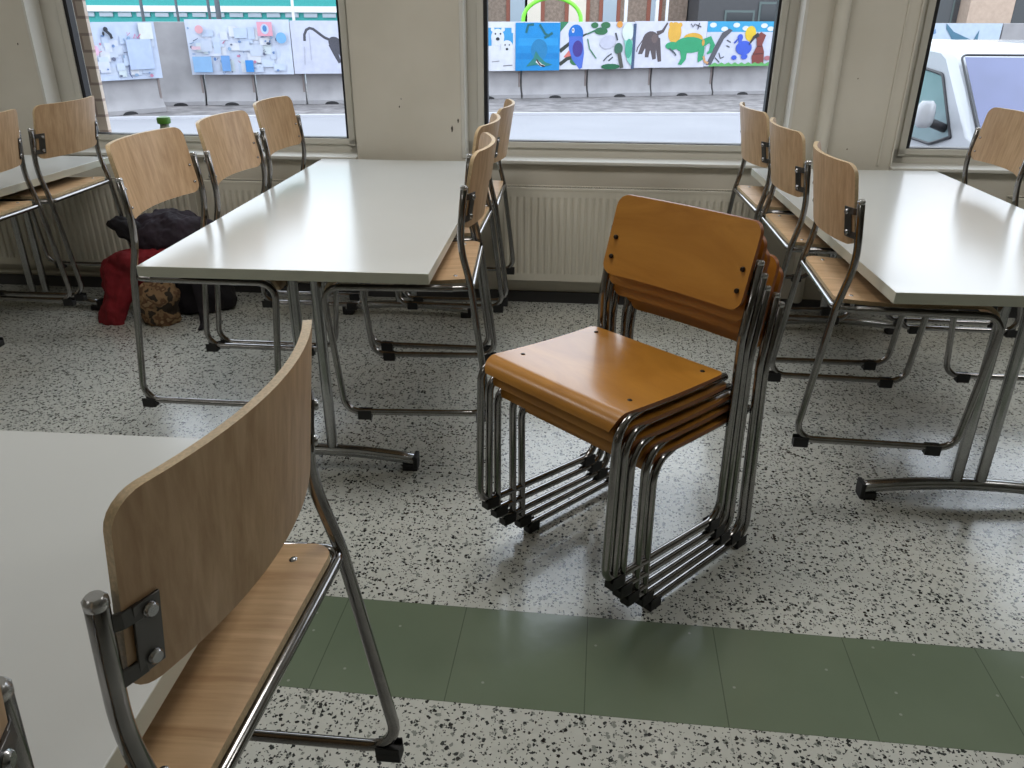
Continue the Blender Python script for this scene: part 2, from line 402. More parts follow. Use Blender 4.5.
birch = make_birch_chair()
OFF = [(0, 0), (.036, .031), (.094, .060), (.125, .096), (.157, .132)]
SL = ['bottom chair of the orange birch stack, feet on the floor', 'second chair from the bottom of the orange birch stack', 'middle chair of the five in the orange birch stack',
      'second chair from the top of the orange birch stack', 'glossy orange birch chair on top of the stack']
SX, SY, SR = .498, 2.012, 3.88
for i, (oy, oz) in enumerate(OFF):
    o = birch if i == 0 else copy_tree(birch)
    o.location = (SX+oy*math.cos(SR), SY+oy*math.sin(SR), oz); o.rotation_euler = (.01175*i, 0, SR-PI/2); tag(o, SL[i], 'chair', 'stacked orange birch chairs')

# ------------------------------------------------------------------ tables
TW, TL, TH = .8187, 1.777, .7195
def make_table():
    root = empty('canteen_table')
    mb = MB(); w, l = TW/2, TL/2
    mb.box((-w, -l, TH-.031), (w, l, TH), mats=[2, 0, 1, 1, 1, 1]); mb.build('tabletop', [M['lam'], M['lam_edge'], M['under']], root, .0015)
    mb = MB(); mb.box((-.03, -l+.12, TH-.056), (.03, l-.12, TH-.031)); mb.build('beam', M['steel'], root)
    for s in (1, -1):
        yf = s*(l-.172)
        pts = []; 
        for k in range(13):
            u = -1+2*k/12; pts.append((.305*u, yf, .058-.024*u*u))
        mb = MB(); mb.tube(pts, .0185, 14, rx=.022, up=(0, 1, 0)); ft = mb.build('foot', M['chrome_lt'], root, sharp=60)
        for q in (1, -1):
            mb = MB(); x0, x1 = sorted((q*.268, q*.318)); mb.box((x0, yf-.022, 0), (x1, yf+.022, .024)); x0, x1 = sorted((q*.305, q*.3185)); mb.box((x0, yf-.0245, .012), (x1, yf+.0245, .054)); mb.build('end_cap', M['rubber'], ft, .003)
        for q in (1, -1):
            mb = MB(); mb.tube([(q*.036, yf, .05), (q*.036, yf, TH-.03)], .0175, 14, rx=.0145, dome=False, up=(0, 1, 0)); mb.build('leg', M['chrome_lt'], root, sharp=60)
        mb = MB(); mb.box((-.25, yf-.025, TH-.05), (.25, yf+.025, TH-.031)); mb.build('support_plate', M['steel'], root)
    return root
tb = make_table()
def corner(cx, cy, r, sx, sy):     # centre from a given corner
    dx, dy = -sx*TW/2, -sy*TL/2; c, s = math.cos(r), math.sin(r)
    return cx+dx*c-dy*s, cy+dx*s+dy*c
T3 = corner(-.337, 1.143, -.07, 1, 1); T4 = corner(-1.945, 3.925, -.105, 1, 1)
TB = [(-.571, 2.986, -.0726, 'white laminate canteen table in the middle, chairs along both sides'),
      (1.442, 2.793, -.0641, 'white laminate canteen table on the right beyond the orange stack'),
      (*T3, -.07, 'white laminate canteen table in the lower left foreground'),
      (*T4, -.105, 'white laminate canteen table at the far left under the window')]
for i, (x, y, r, lab) in enumerate(TB):
    o = tb if i == 0 else copy_tree(tb)
    o.location = (x, y, 0); o.rotation_euler = (0, 0, r); tag(o, lab, 'table', 'white canteen tables')

# ------------------------------------------------------------------ the room
mb = MB(); mb.add([(-5.6, -4.6, 0), (5.6, -4.6, 0), (5.6, 5.2, 0), (-5.6, 5.2, 0)], [(0, 1, 2, 3)])
mb.box((-5.6, -4.6, -.3), (5.6, 5.2, -.001)); fl = mb.build('floor', M['floor'], kind='structure')

def wall_obj(o): o.rotation_euler = (0, 0, PHI); return o
def wb(mb, t0, t1, o0, o1, z0, z1, mi=0): mb.box((t0, D+o0, z0), (t1, D+o1, z1), mi)
ZS, ZT, ZC = .705, 2.55, 2.85       # sill underside, window top, ceiling
WINS = [(-2.645, -1.100), (-.571, .939), (1.420, 3.05)]
LO, HI = -5.5, 5.5
def brick_mat():
    m, nt, b = newmat('pale_brick')
    N = nt.nodes.new; L = nt.links.new
    tc = N('ShaderNodeTexCoord'); sp = N('ShaderNodeSeparateXYZ'); L(tc.outputs['Object'], sp.inputs[0])
    cb = N('ShaderNodeCombineXYZ'); ad = N('ShaderNodeMath'); L(sp.outputs['X'], ad.inputs[0]); L(sp.outputs['Y'], ad.inputs[1])
    L(ad.outputs[0], cb.inputs['X']); L(sp.outputs['Z'], cb.inputs['Y'])
    br = N('ShaderNodeTexBrick'); br.inputs['Color1'].default_value = lin(232, 218, 206); br.inputs['Color2'].default_value = lin(226, 210, 198); br.inputs['Mortar'].default_value = lin(184, 164, 156)
    br.inputs['Scale'].default_value = 1.; br.inputs['Brick Width'].default_value = .23; br.inputs['Row Height'].default_value = .078; br.inputs['Mortar Size'].default_value = .007
    L(cb.outputs[0], br.inputs['Vector']); L(br.outputs['Color'], b.inputs['Base Color']); b.inputs['Roughness'].default_value = .9
    return m
M['brick'] = brick_mat()
mb = MB()
edges = [LO] + [e for w in WINS for e in w] + [HI]
for k in range(0, len(edges), 2): wb(mb, edges[k], edges[k+1], 0, .24, 0, ZC)
for a, b in WINS: wb(mb, a, b, 0, .24, 0, ZS); wb(mb, a, b, 0, .24, ZT, ZC)
wall_obj(mb.build('wall_window', M['wall'], kind='structure'))
mb = MB()                           # brick outer leaf
for a, b in ((LO, -2.500), (-1.13, -.52), (.98, 1.47), (3.0, HI)): wb(mb, a, b, .245, .272, ZG, ZC)
for a, b in ((-2.500, -1.13), (-.52, .98), (1.47, 3.0)): wb(mb, a, b, .245, .272, ZG, .66); wb(mb, a, b, .245, .272, ZT, ZC)
wall_obj(mb.build('wall_outer', M['brick'], kind='structure'))
for nm, lo, hi in (('wall_left', (-5.6, -4.6, 0), (-5.5, 5.2, ZC)), ('wall_right', (5.5, -4.6, 0), (5.6, 5.2, ZC)), ('wall_back', (-5.6, -4.7, 0), (5.6, -4.6, ZC))):
    mb = MB(); mb.box(lo, hi); mb.build(nm, M['room_low_bounce' if nm == 'wall_right' else 'room'], kind='structure')
mb = MB(); mb.box((-5.6, -4.7, ZC), (5.6, 4.75, ZC+.1)); mb.build('ceiling', M['ceil'], kind='structure')
mb = MB(); wb(mb, LO, HI, -.012, .0, 0, .058); wall_obj(mb.build('baseboard_window', M['base'], kind='structure', bevel=.002))

for i, (a, b) in enumerate(WINS):
    # frame in the opening, glass, gasket, ledge
    r = empty('window_%d' % (i+1)); r['kind'] = 'structure'; r.rotation_euler = (0, 0, PHI)
    gl = [(-2.506, -1.178), (-.471, .847), (1.536, 2.95)][i]
    mb = MB()
    for x0, x1, z0, z1 in ((a, gl[0]-.018, ZS, ZT), (gl[1]+.008, b, ZS, ZT), (a, b, ZS, .783), (a, b, ZT-.07, ZT)):
        wb(mb, x0, x1, .12, .20, z0, z1)
    # raised inner bead round the sash
    for x0, x1, z0, z1 in ((gl[0]-.05, gl[0]-.018, .75, ZT-.05), (gl[1]+.008, gl[1]+.04, .75, ZT-.05), (gl[0]-.05, gl[1]+.04, .755, .783)):
        wb(mb, x0, x1, .108, .125, z0, z1)
    mb.build('window_frame', M['frame'], r, .003)
    mb = MB()
    for x0, x1, z0, z1 in ((gl[0]-.019, gl[0], .783, ZT-.07), (gl[1]-.004, gl[1]+.009, .783, ZT-.07), (gl[0], gl[1], .783, .787)):
        wb(mb, x0, x1, .118, .165, z0, z1)
    mb.build('window_gasket', M['gasket'], r)
    mb = MB(); mb.add([(gl[0]-.02, D+.15, .78), (gl[1]+.02, D+.15, .78), (gl[1]+.02, D+.15, ZT-.06), (gl[0]-.02, D+.15, ZT-.06)], [(0, 1, 2, 3)])
    mb.build('window_glass', M['glass'], r)
    mb = MB(); wb(mb, a+.002, b-.002, -.03, .125, .700, .716); mb.build('window_sill', M['sill'], r, .003)
    mb = MB(); wb(mb, gl[0]-.06, gl[1]+.06, .20, .36, .70, .735); mb.build('window_outer_sill', M['paint'], r)

# trims on the columns (pipe casing, cover strips)
mb = MB(); mb.tube([(1.088, D-.022, .06), (1.088, D-.022, ZC)], .03, 20); mb.box((1.058, D-.02, .06), (1.118, D-.0005, ZC))
wall_obj(mb.build('trim_1', M['paint'], kind='structure'))
mb = MB(); wb(mb, 1.362, 1.368, -.006, 0, .72, ZC); wb(mb, 1.418, 1.424, -.008, .12, .72, ZC); wall_obj(mb.build('trim_2', M['paint'], kind='structure'))
mb = MB(); wb(mb, .933, .946, -.004, .11, .716, ZC); wall_obj(mb.build('trim_3', M['sill'], kind='structure'))
mb = MB(); wb(mb, -.586, -.566, -.004, .11, .716, ZC); wall_obj(mb.build('trim_4', M['sill'], kind='structure', bevel=.004))
mb = MB(); wb(mb, -2.652, -2.640, -.004, .11, .716, ZC); wall_obj(mb.build('trim_5', M['sill'], kind='structure'))
mb = MB()
for t, z, w, h in ((-.630, .852, .010, .030), (-.600, .890, .008, .020), (-.88, .95, .006, .01), (-.87, .985, .004, .008), (-2.72, 1.21, .007, .011)):
    mb.lathe([(w*.5, -.0015), (0, -.0016)], n=8) if False else None
    c = [(t+w*.5*math.cos(2*PI*k/9)*(1+.3*math.sin(k*2.1)), D-.0012, z+h*.5*math.sin(2*PI*k/9)*(1+.25*math.cos(k*3.3))) for k in range(9)]
    mb.add(c, [tuple(range(9))])
wall_obj(mb.build('trim_6', mat('chipped_paint', (72, 66, 56), .8), kind='structure'))

# ------------------------------------------------------------------ radiators
def radiator(t0, t1, z0, z1, label):
    r = empty('radiator'); r.rotation_euler = (0, 0, PHI); tag(r, label, 'radiator', 'panel radiators under the windows')
    r.location = Vector((t0*math.cos(PHI)-D*math.sin(PHI), t0*math.sin(PHI)+D*math.cos(PHI), 0))
    w = t1-t0; mb = MB(); o = -.095
    # ribbed front sheet
    prof = [(0, o+.006)]; x = .03; prof.append((.03, o+.006))
    pitch = .0334; n = int((w-.06)/pitch)
    pitch = (w-.06)/n
    for k in range(n):
        x0 = .03+k*pitch
        prof += [(x0+pitch*.18, o), (x0+pitch*.62, o), (x0+pitch*.78, o+.008), (x0+pitch, o+.008)]
    prof.append((w, o+.006))
    zl = [z0, z0+.035, z0+.05, z1-.06, z1-.045, z1-.012]
    V = []
    for j, z in enumerate(zl):
        flat = j in (0, 1, 4, 5)
        V += [(px, (o+.003 if flat else py), z) for px, py in prof]
    k = len(prof)
    mb.add(V, [(j*k+i, j*k+i+1, (j+1)*k+i+1, (j+1)*k+i) for j in range(len(zl)-1) for i in range(k-1)], 0, False)
    mb.box((0, o+.010, z0), (w, o+.018, z1-.012)); mb.box((0, -.035, z0), (w, -.027, z1-.012))
    mb.build('panel', M['rad'], r, sharp=20)
    mb = MB()
    for xx in (0, w-.004): mb.box((xx, o+.003, z0+.02), (xx+.004, -.027, z1-.006))
    mb.box((0, o+.002, z1-.014), (w, o+.014, z1)); mb.box((0, -.036, z1-.014), (w, -.024, z1)); mb.build('side_cover', M['rad'], r, .002)
    mb = MB(); m = int(w/.0125)
    for i in range(m): mb.box((i*w/m, o+.012, z1-.010), (i*w/m+.006, -.036, z1-.002))
    g = mb.build('top_grille', M['radg'], r)
    mb = MB()
    for xx in (.12, w-.16): mb.box((xx, -.028, z0+.04), (xx+.03, -.002, z1-.04))
    mb.build('wall_bracket', M['rad'], r)
    return r
radiator(-.405, .83, .142, .602, 'ribbed cream radiator under the window behind the orange stack')
radiator(-3.55, -1.914, .142, .595, 'ribbed cream radiator behind the far left table and the bags')
radiator(-1.862, -1.13, .142, .602, 'short ribbed cream radiator hidden behind the middle table chairs')
radiator(1.96, 3.3, .142, .602, 'ribbed cream radiator at the right picture edge behind the chair')
# supply pipe
mb = MB(); pts = fillet([(-3.5, D-.03, .085), (-2.5, D-.03, .085), (-1.8, D-.03, .085), (-1.12, D-.03, .085)], .02, 3); mb.tube(pts, .009, 8)
o = wall_obj(mb.build('heating_pipe', M['rad'])); tag(o, 'thin painted pipe running along the wall below the radiators', 'pipe')
# jar on the sill
r = empty('jar', (0, 0, 0)); P = Vector((-2.085, D+.05)); r.location = (P.x*math.cos(PHI)-P.y*math.sin(PHI), P.x*math.sin(PHI)+P.y*math.cos(PHI), .716)
r.scale = (1, 1, 1.1)
tag(r, 'small jar with a green top standing on the left window sill', 'jar')
mb = MB(); mb.lathe([(0, 0), (.022, 0), (.026, .006), (.027, .09), (.021, .112), (.021, .124)], n=20); mb.build('jar_body', mat('jar_glass_grey', (128, 138, 120), .15), r)
mb = MB(); mb.lathe([(.025, .120), (.032, .123), (.033, .142), (.03, .149), (.02, .152), (0, .1525)], n=20); mb.build('lid', mat('green_lid', (74, 128, 40), .4), r)

# ------------------------------------------------------------------ bags and coats on the floor
def cloth_blob(rows, n=28, wr=.0, seed=1, fold=7):
    """lofted closed shape; rows = (z, cx, cy, rx, ry)"""
    rnd = random.Random(seed); ph = [rnd.uniform(0, 6) for _ in range(6)]
    mb = MB(); V = []
    for i, (z, cx, cy, rx, ry) in enumerate(rows):
        for j in range(n):
            a = 2*PI*j/n; k = 1+wr*(math.sin(fold*a+ph[0]+i*.25)*.5+math.sin((fold+4)*a+ph[1]-i*.4)*.3+math.sin(3*a+ph[2]+i*.7)*.4)
            V.append((cx+rx*k*math.cos(a), cy+ry*k*math.sin(a), z+wr*.06*math.sin(5*a+ph[3]+i)))
    K = len(rows)
    mb.add(V, [(i*n+j, i*n+(j+1) % n, (i+1)*n+(j+1) % n, (i+1)*n+j) for i in range(K-1) for j in range(n)], 0, True)
    mb.add(V[:n], [tuple(range(n-1, -1, -1))], 0, True); mb.add(V[-n:], [tuple(range(n))], 0, True)
    return mb
def smooth(o, lv=3):
    for p in o.data.polygons: p.use_smooth = True
    md = o.modifiers.new('soft', 'SUBSURF'); md.levels = lv; md.render_levels = lv
    for nm, sc, st in (('fold', .085, .045), ('crease', .032, .014)):
        tx = bpy.data.textures.new(nm, 'CLOUDS'); tx.noise_scale = sc; tx.noise_depth = 2
        d = o.modifiers.new(nm, 'DISPLACE'); d.texture = tx; d.strength = st; d.mid_level = .5
    return o
M['black_cloth'] = mat('black_fabric', (22, 18, 24), .85, var=.5, vscale=9, bump=.4, bscale=40)
M['plum'] = mat('dark_plum_fabric', (34, 22, 34), .8, var=.4, vscale=14, bump=.3, bscale=30)
M['red_cloth'] = mat('red_fabric', (128, 22, 32), .8, var=.25, vscale=10, bump=.4, bscale=26)
def camo():
    m, nt, b = newmat('camouflage_print'); N = nt.nodes.new; L = nt.links.new
    tc = N('ShaderNodeTexCoord'); n = N('ShaderNodeTexNoise'); n.inputs['Scale'].default_value = 17; n.inputs['Detail'].default_value = 2; L(tc.outputs['Object'], n.inputs['Vector'])
    r = N('ShaderNodeValToRGB'); r.color_ramp.interpolation = 'CONSTANT'; e = r.color_ramp.elements
    e[0].color = lin(50, 40, 30); e[0].position = 0; e[1].color = lin(140, 112, 80); e[1].position = .44
    x = e.new(.54); x.color = lin(104, 74, 50); x = e.new(.62); x.color = lin(160, 134, 100)
    L(n.outputs['Fac'], r.inputs['Fac']); L(r.outputs['Color'], b.inputs['Base Color']); b.inputs['Roughness'].default_value = .8
    return m
M['camo'] = camo()
r = empty('backpack', (-1.68, 3.79, 0)); tag(r, 'black backpack standing on the floor against the radiator, coats heaped over it', 'backpack')
smooth(cloth_blob([(0, .09, 0, .17, .10), (.03, .09, 0, .20, .125), (.15, .09, 0, .20, .13), (.25, .07, .0, .195, .125), (.275, .07, .0, .16, .1), (.285, .07, 0, .1, .06)], wr=.05, seed=3).build('bag_body', M['black_cloth'], r))
mb = MB(); mb.tube(fillet([(.12,-.11,.30),(.17,-.17,.2),(.19,-.19,.06),(.21,-.24,.012),(.22,-.31,.008)], .04, 5), .004, 8, rx=.018, up=(1,0,.2)); mb.build('strap', M['black_cloth'], r)
o = smooth(cloth_blob([(.30, .05, -.01, .20, .12), (.34, .05, -.015, .215, .14), (.385, .04, -.01, .215, .14), (.43, .02, 0, .215, .125), (.47, .03, 0, .15, .09), (.487, .035, 0, .06, .04)], wr=.07, seed=8, fold=5).build('black_coat', M['plum']))
o.location = (-1.675, 3.775, 0); tag(o, 'bundled black coat heaped on top of the backpack under the window', 'coat')
mb = cloth_blob([(0, 0, 0, .012, .012), (.04, -.02, .0, .05, .035), (.09, -.055, .01, .066, .04), (.14, -.085, .01, .06, .034), (.175, -.10, .01, .03, .02)], wr=.08, seed=5, n=16)
hood = smooth(mb.build('hood', M['black_cloth'], o)); hood.location = (-.045, -.085, .36)
hood.rotation_euler = (0, math.radians(-25), 0)
o = smooth(cloth_blob([(.0, -.185, -.17, .058, .022), (.012, -.18, -.165, .066, .03), (.06, -.168, -.15, .056, .03), (.14, -.13, -.13, .075, .03), (.22, -.09, -.12, .11, .035), (.29, -.03, -.125, .16, .04), (.325, .03, -.12, .19, .045), (.345, .04, -.10, .16, .035)], wr=.12, seed=12, fold=4).build('red_jacket', M['red_cloth']))
o.location = (-1.74, 3.735, 0); tag(o, 'dark red jacket slung over the backpack with a sleeve trailing on the floor', 'jacket')
o = smooth(cloth_blob([(0, 0, 0, .07, .045), (.015, 0, 0, .085, .06), (.08, 0, 0, .088, .065), (.125, 0, 0, .094, .066), (.135, 0, 0, .098, .07), (.18, 0, .005, .085, .055), (.20, 0, .01, .05, .03)], wr=.05, seed=21).build('camouflage_bag', M['camo']))
o.location = (-1.68, 3.575, 0); tag(o, 'small brown camouflage bag on the floor before the backpack', 'bag')

# ------------------------------------------------------------------ outside
M['asphalt'] = mat('pale_road', (134, 134, 139), .8, var=.06, vscale=.6)
M['gravel'] = mat('gravel_strip', (114, 110, 110), .95, var=.45, vscale=3.5, bump=.8, bscale=12)
M['concrete'] = mat('barrier_concrete', (142, 140, 142), .9, var=.12, vscale=2.5)
M['concrete_pk'] = mat('stained_concrete', (122, 112, 110), .9, var=.2, vscale=5)
M['kerb'] = mat('kerb_stone', (176, 176, 182), .8)
mb = MB(); mb.add([(-60, 4.3, ZG), (70, 4.3, ZG), (70, 80, ZG), (-60, 80, ZG)], [(0, 1, 2, 3)]); mb.build('ground_outside', M['asphalt'], kind='structure')
mb = MB()
GL = [(-30, 14.5), (-12, 17.0), (-6.1, 17.95), (-.5, 18.7), (5.6, 18.95), (16, 19.6), (40, 21)]
for (x0, y0), (x1, y1) in zip(GL, GL[1:]): mb.add([(x0, y0, ZG+.012), (x1, y1, ZG+.012), (x1, y1+9, ZG+.012), (x0, y0+9, ZG+.012)], [(0, 1, 2, 3)])
o = mb.build('gravel', M['gravel']); o['kind'] = 'stuff'; o['label'] = 'grey gravel strip between the road and the barriers'; o['category'] = 'gravel'
mb = MB()
for (x0, y0), (x1, y1) in zip(GL, GL[1:]):
    d = Vector((x1-x0, y1-y0, 0)); mb.obox(Vector(((x0+x1)/2, (y0+y1)/2, ZG+.02)), d.normalized(), Vector((-d.y, d.x, 0)).normalized(), (0, 0, 1), d.length/2, .06, .03)
mb.build('kerb', M['kerb'], kind='structure')

def barrier(p, q, label, H=1.84, mats=None, dots=True):
    p = Vector((*p, ZG+.013)); q = Vector((*q, ZG+.013)); d = q-p; w = d.length; rz = math.atan2(d.y, d.x)
    r = empty('concrete_barrier', p, rz); tag(r, label, 'barrier', 'concrete barriers across the road')
    prof = [(-.0, 0), (-.0, .10), (.06, .17), (.115, .32), (.12, H), (.34, H), (.345, .32), (.40, .17), (.46, .10), (.46, 0)]
    mb = MB(); g = .022
    V = [(g, y, z) for y, z in prof]+[(w-g, y, z) for y, z in prof]; n = len(prof)
    mb.add(V, [(i, (i+1) % n, n+(i+1) % n, n+i) for i in range(n)]); mb.add(V[:n], [tuple(range(n))]); mb.add(V[n:], [tuple(range(n-1, -1, -1))])
    mb.build('barrier_body', mats or M['concrete'], r, .01)
    mb = MB()
    for xx in (w*.5,):
        c = [(xx+.17*math.cos(PI*k/8), -.004, .075*math.sin(PI*k/8)) for k in range(9)]; mb.add(c, [tuple(range(9))])
    mb.build('foot_pocket_shade', M['gasket'], r)  # flat black arc, shade of the foot pocket put in as colour
    mb = MB(); mb.box((w-.075, .10, .28), (w-.03, .118, H-.75)); mb.build('joint_bar', M['concrete_pk'], r)
    return r
# wall line points
def lerp(a, b, t): return (a[0]+(b[0]-a[0])*t, a[1]+(b[1]-a[1])*t)
A0, A1 = (-8.96, 17.62), (-7.83, 18.92)
B0, B1 = (-8.56, 19.97), (-1.55, 21.15)
C0, C1 = (-1.55, 21.86), (16.2, 25.95)
barrier(A0, A1, 'nearest concrete barrier at the far left with a pale blue panel', mats=M['concrete'])
nb = 6
bl = ['concrete barrier with a bare stained upper face between the two collage panels', 'concrete barrier under the left end of the wide collage panel', 'concrete barrier under the right half of the wide collage panel',
      'concrete barrier under the monkey painting in the left window', 'concrete barrier behind the wide pillar, left part', 'concrete barrier behind the wide pillar, right part']
for i in range(nb): barrier(lerp(B0, B1, i/nb), lerp(B0, B1, (i+1)/nb), bl[min(i, 5)], mats=M['concrete'])
nb = 10
cl = ['concrete barrier under the polar bears', 'concrete barrier under the blue shark painting', 'concrete barrier under the blue bird painting', 'concrete barrier under the palm of the bird painting', 'concrete barrier under the elephant',
      'concrete barrier under the green dinosaur', 'concrete barrier under the birds in the meadow', 'concrete barrier behind the right-hand column', 'concrete barrier under the yellow fish painting', 'bare concrete barrier right of the whale painting']
for i in range(nb): barrier(lerp(C0, C1, i/nb), lerp(C0, C1, (i+1)/nb), cl[i])

PC = {}
def pmat(rgb):
    k = tuple(rgb)
    if k not in PC: PC[k] = mat('paint_%d_%d_%d' % k, tuple(int(c*.80) for c in k), .8, var=.06, vscale=6)
    return PC[k]
def ell(cx, cy, rx, ry, rot=0, n=18, a0=0, a1=2*PI):
    c, s = math.cos(rot), math.sin(rot)
    return [(cx+rx*math.cos(a)*c-ry*math.sin(a)*s, cy+rx*math.cos(a)*s+ry*math.sin(a)*c) for a in [a0+(a1-a0)*k/n for k in range(n)]]
def stroke(pts, w):
    out = []; back = []
    for i, p in enumerate(pts):
        a = pts[max(i-1, 0)]; b = pts[min(i+1, len(pts)-1)]; dx, dy = b[0]-a[0], b[1]-a[1]; l = math.hypot(dx, dy) or 1
        ww = w[i] if isinstance(w, (list, tuple)) else w
        out.append((p[0]-dy/l*ww, p[1]+dx/l*ww)); back.append((p[0]+dy/l*ww, p[1]-dx/l*ww))
    return [[out[i], out[i+1], back[i+1], back[i]] for i in range(len(pts)-1)]
def rect(x0, y0, x1, y1): return [(x0, y0), (x1, y0), (x1, y1), (x0, y1)]
def poster(p, q, z0, z1, bg, shapes, label, group='painted panels hung on the barriers'):
    """panel p->q (plan points); shapes in panel metres: x along, y up from the bottom edge"""
    p = Vector((*p, z0)); q3 = Vector((*q, z0)); d = q3-p; rz = math.atan2(d.y, d.x)
    mats = [pmat(bg)]; idx = {tuple(bg): 0}
    mb = MB(); w = d.length; h = z1-z0; mb.box((0, -.012, 0), (w, .012, h))
    for k, (c, poly) in enumerate(shapes):
        c = tuple(c)
        if c not in idx: idx[c] = len(mats); mats.append(pmat(c))
        polys = poly if isinstance(poly[0], list) else [poly]
        for pl in polys: mb.add([(x, -.014-.0012*k, y) for x, y in pl], [tuple(range(len(pl)))], idx[c])
    o = mb.build('painted_panel', mats); o.location = p; o.rotation_euler = (0, 0, rz); tag(o, label, 'painting', group); return o

def off(p, d=-.06):                # towards the camera side
    return (p[0], p[1]+d)
def onC(s): # point along C wall, s metres from the measured origin
    L = Vector((7.146+.616, 23.874-22.089)).normalized(); return (-.616+L.x*s+.02, 22.089+L.y*s-.10)
def onB(s):
    L = Vector((3.418, .492)).normalized(); return (-8.562+L.x*s, 19.97+L.y*s-.07)
WHT = (238, 240, 250)
# polar bears + shark
sh = [((70, 170, 232), rect(.0, .84, .62, 1.02)), ((70, 170, 232), rect(.42, .55, .66, .9)), ((70, 170, 232), rect(-.0, .6, .1, .95)), (WHT, ell(.26, .80, .17, .2)), (WHT, ell(.13, .98, .05, .05)), (WHT, ell(.40, .98, .05, .05)), (WHT, ell(.5, .55, .17, .18)), (WHT, rect(.06, .0, .66, .5)),
      ((50, 54, 60), ell(.26, .76, .05, .04)), ((50, 54, 60), ell(.2, .88, .022, .022)), ((50, 54, 60), ell(.33, .88, .022, .022)), ((50, 54, 60), ell(.5, .52, .035, .03)), ((50, 54, 60), ell(.45, .62, .018, .018)), ((50, 54, 60), ell(.56, .62, .018, .018)),
      ((160, 160, 168), stroke([(.1, .22), (.3, .24)], .01)), ((120, 120, 130), stroke([(.4, .12), (.64, .14)], .01)),
      ((28, 150, 226), rect(.72, .0, 1.9, 1.14)), ((44, 164, 236), rect(.8, .6, 1.85, .78)), ((20, 138, 214), rect(.75, .28, 1.86, .42)), ((40, 138, 196), ell(1.35, .5, .22, .26)),
      ((32, 110, 120), stroke([(1.0, .9), (1.05, 1.08), (1.2, 1.1)], .03)), ((32, 110, 120), stroke([(1.35, 1.1), (1.5, .88), (1.62, .82)], .03)), ((32, 110, 120), stroke([(1.48, .78), (1.7, .9)], .03)),
      ((50, 138, 132), [(1.0, .1), (1.2, .3), (1.26, .48), (1.36, .34), (1.52, .2), (1.72, .14), (1.5, .1), (1.25, .14)]), ((238, 238, 240), [(1.28, .28), (1.42, .16), (1.52, .12), (1.4, .1), (1.26, .2)]), ((60, 30, 40), stroke([(1.28, .27), (1.38, .14), (1.5, .1)], .018))]
poster(onC(-.07), onC(1.82), -.04, 1.12, (238, 240, 250), sh, 'painting of two polar bears beside a blue sea with a green shark')
# bird
sh = [((60, 140, 100), [(0, .9), (.22, 1.14), (.0, 1.14)]), ((60, 66, 60), stroke([(.0, .44), (.3, .66), (.72, .86)], [.05, .04, .02])), ((236, 132, 122), [(.1, .3), (.28, .5), (.42, .34), (.3, .26)]), ((60, 66, 60), stroke([(0, .12), (.2, .26), (.38, .3)], .045)), ((60, 128, 84), ell(.42, .2, .14, .1)),
      ((30, 120, 216), ell(.42, .86, .2, .22)), ((86, 120, 222), [(.24, .8), (.24, .5), (.34, .24), (.55, .0), (.62, .04), (.66, .4), (.6, .8)]), ((74, 60, 150), ell(.48, .5, .14, .2)), ((240, 240, 248), ell(.34, .94, .035, .06)), ((20, 30, 70), ell(.335, .945, .015, .03)),
      ((58, 120, 78), ell(.92, 1.06, .1, .07)), ((58, 120, 78), ell(1.1, .92, .18, .09)), ((58, 120, 78), ell(1.22, 1.06, .13, .08)), ((60, 120, 90), stroke([(.72, .85), (1.0, .96), (1.2, 1.0)], .02)), ((86, 140, 110), stroke([(.74, .74), (.8, .5), (1.0, .26)], .016)),
      ((214, 216, 234), ell(1.3, .66, .22, .16, .3)), ((60, 70, 80), stroke([(1.2, .2), (1.3, .3), (1.42, .38)], .014)), ((60, 70, 80), stroke([(1.34, .2), (1.46, .3)], .014)), ((70, 76, 84), stroke([(1.5, .88), (1.56, .7)], .02)), ((36, 110, 76), ell(1.4, .06, .26, .07)),
      ((64, 110, 90), ell(1.6, .5, .12, .14)), ((90, 90, 84), stroke([(1.62, .4), (1.72, .02)], .05)), ((240, 168, 80), ell(1.6, 1.08, .08, .08)), ((236, 248, 244), ell(1.84, .9, .16, .22)), ((150, 222, 204), [(1.74, .7), (2.0, .7), (2.02, .2), (2.04, .02), (1.86, .2)]), ((80, 180, 150), ell(1.88, .5, .1, .24)), ((76, 96, 130), rect(1.98, .0, 2.06, 1.1))]
poster(onC(1.84), onC(3.87), -.02, 1.12, (232, 234, 248), sh, 'painting of a blue bird on a branch with green leaves')
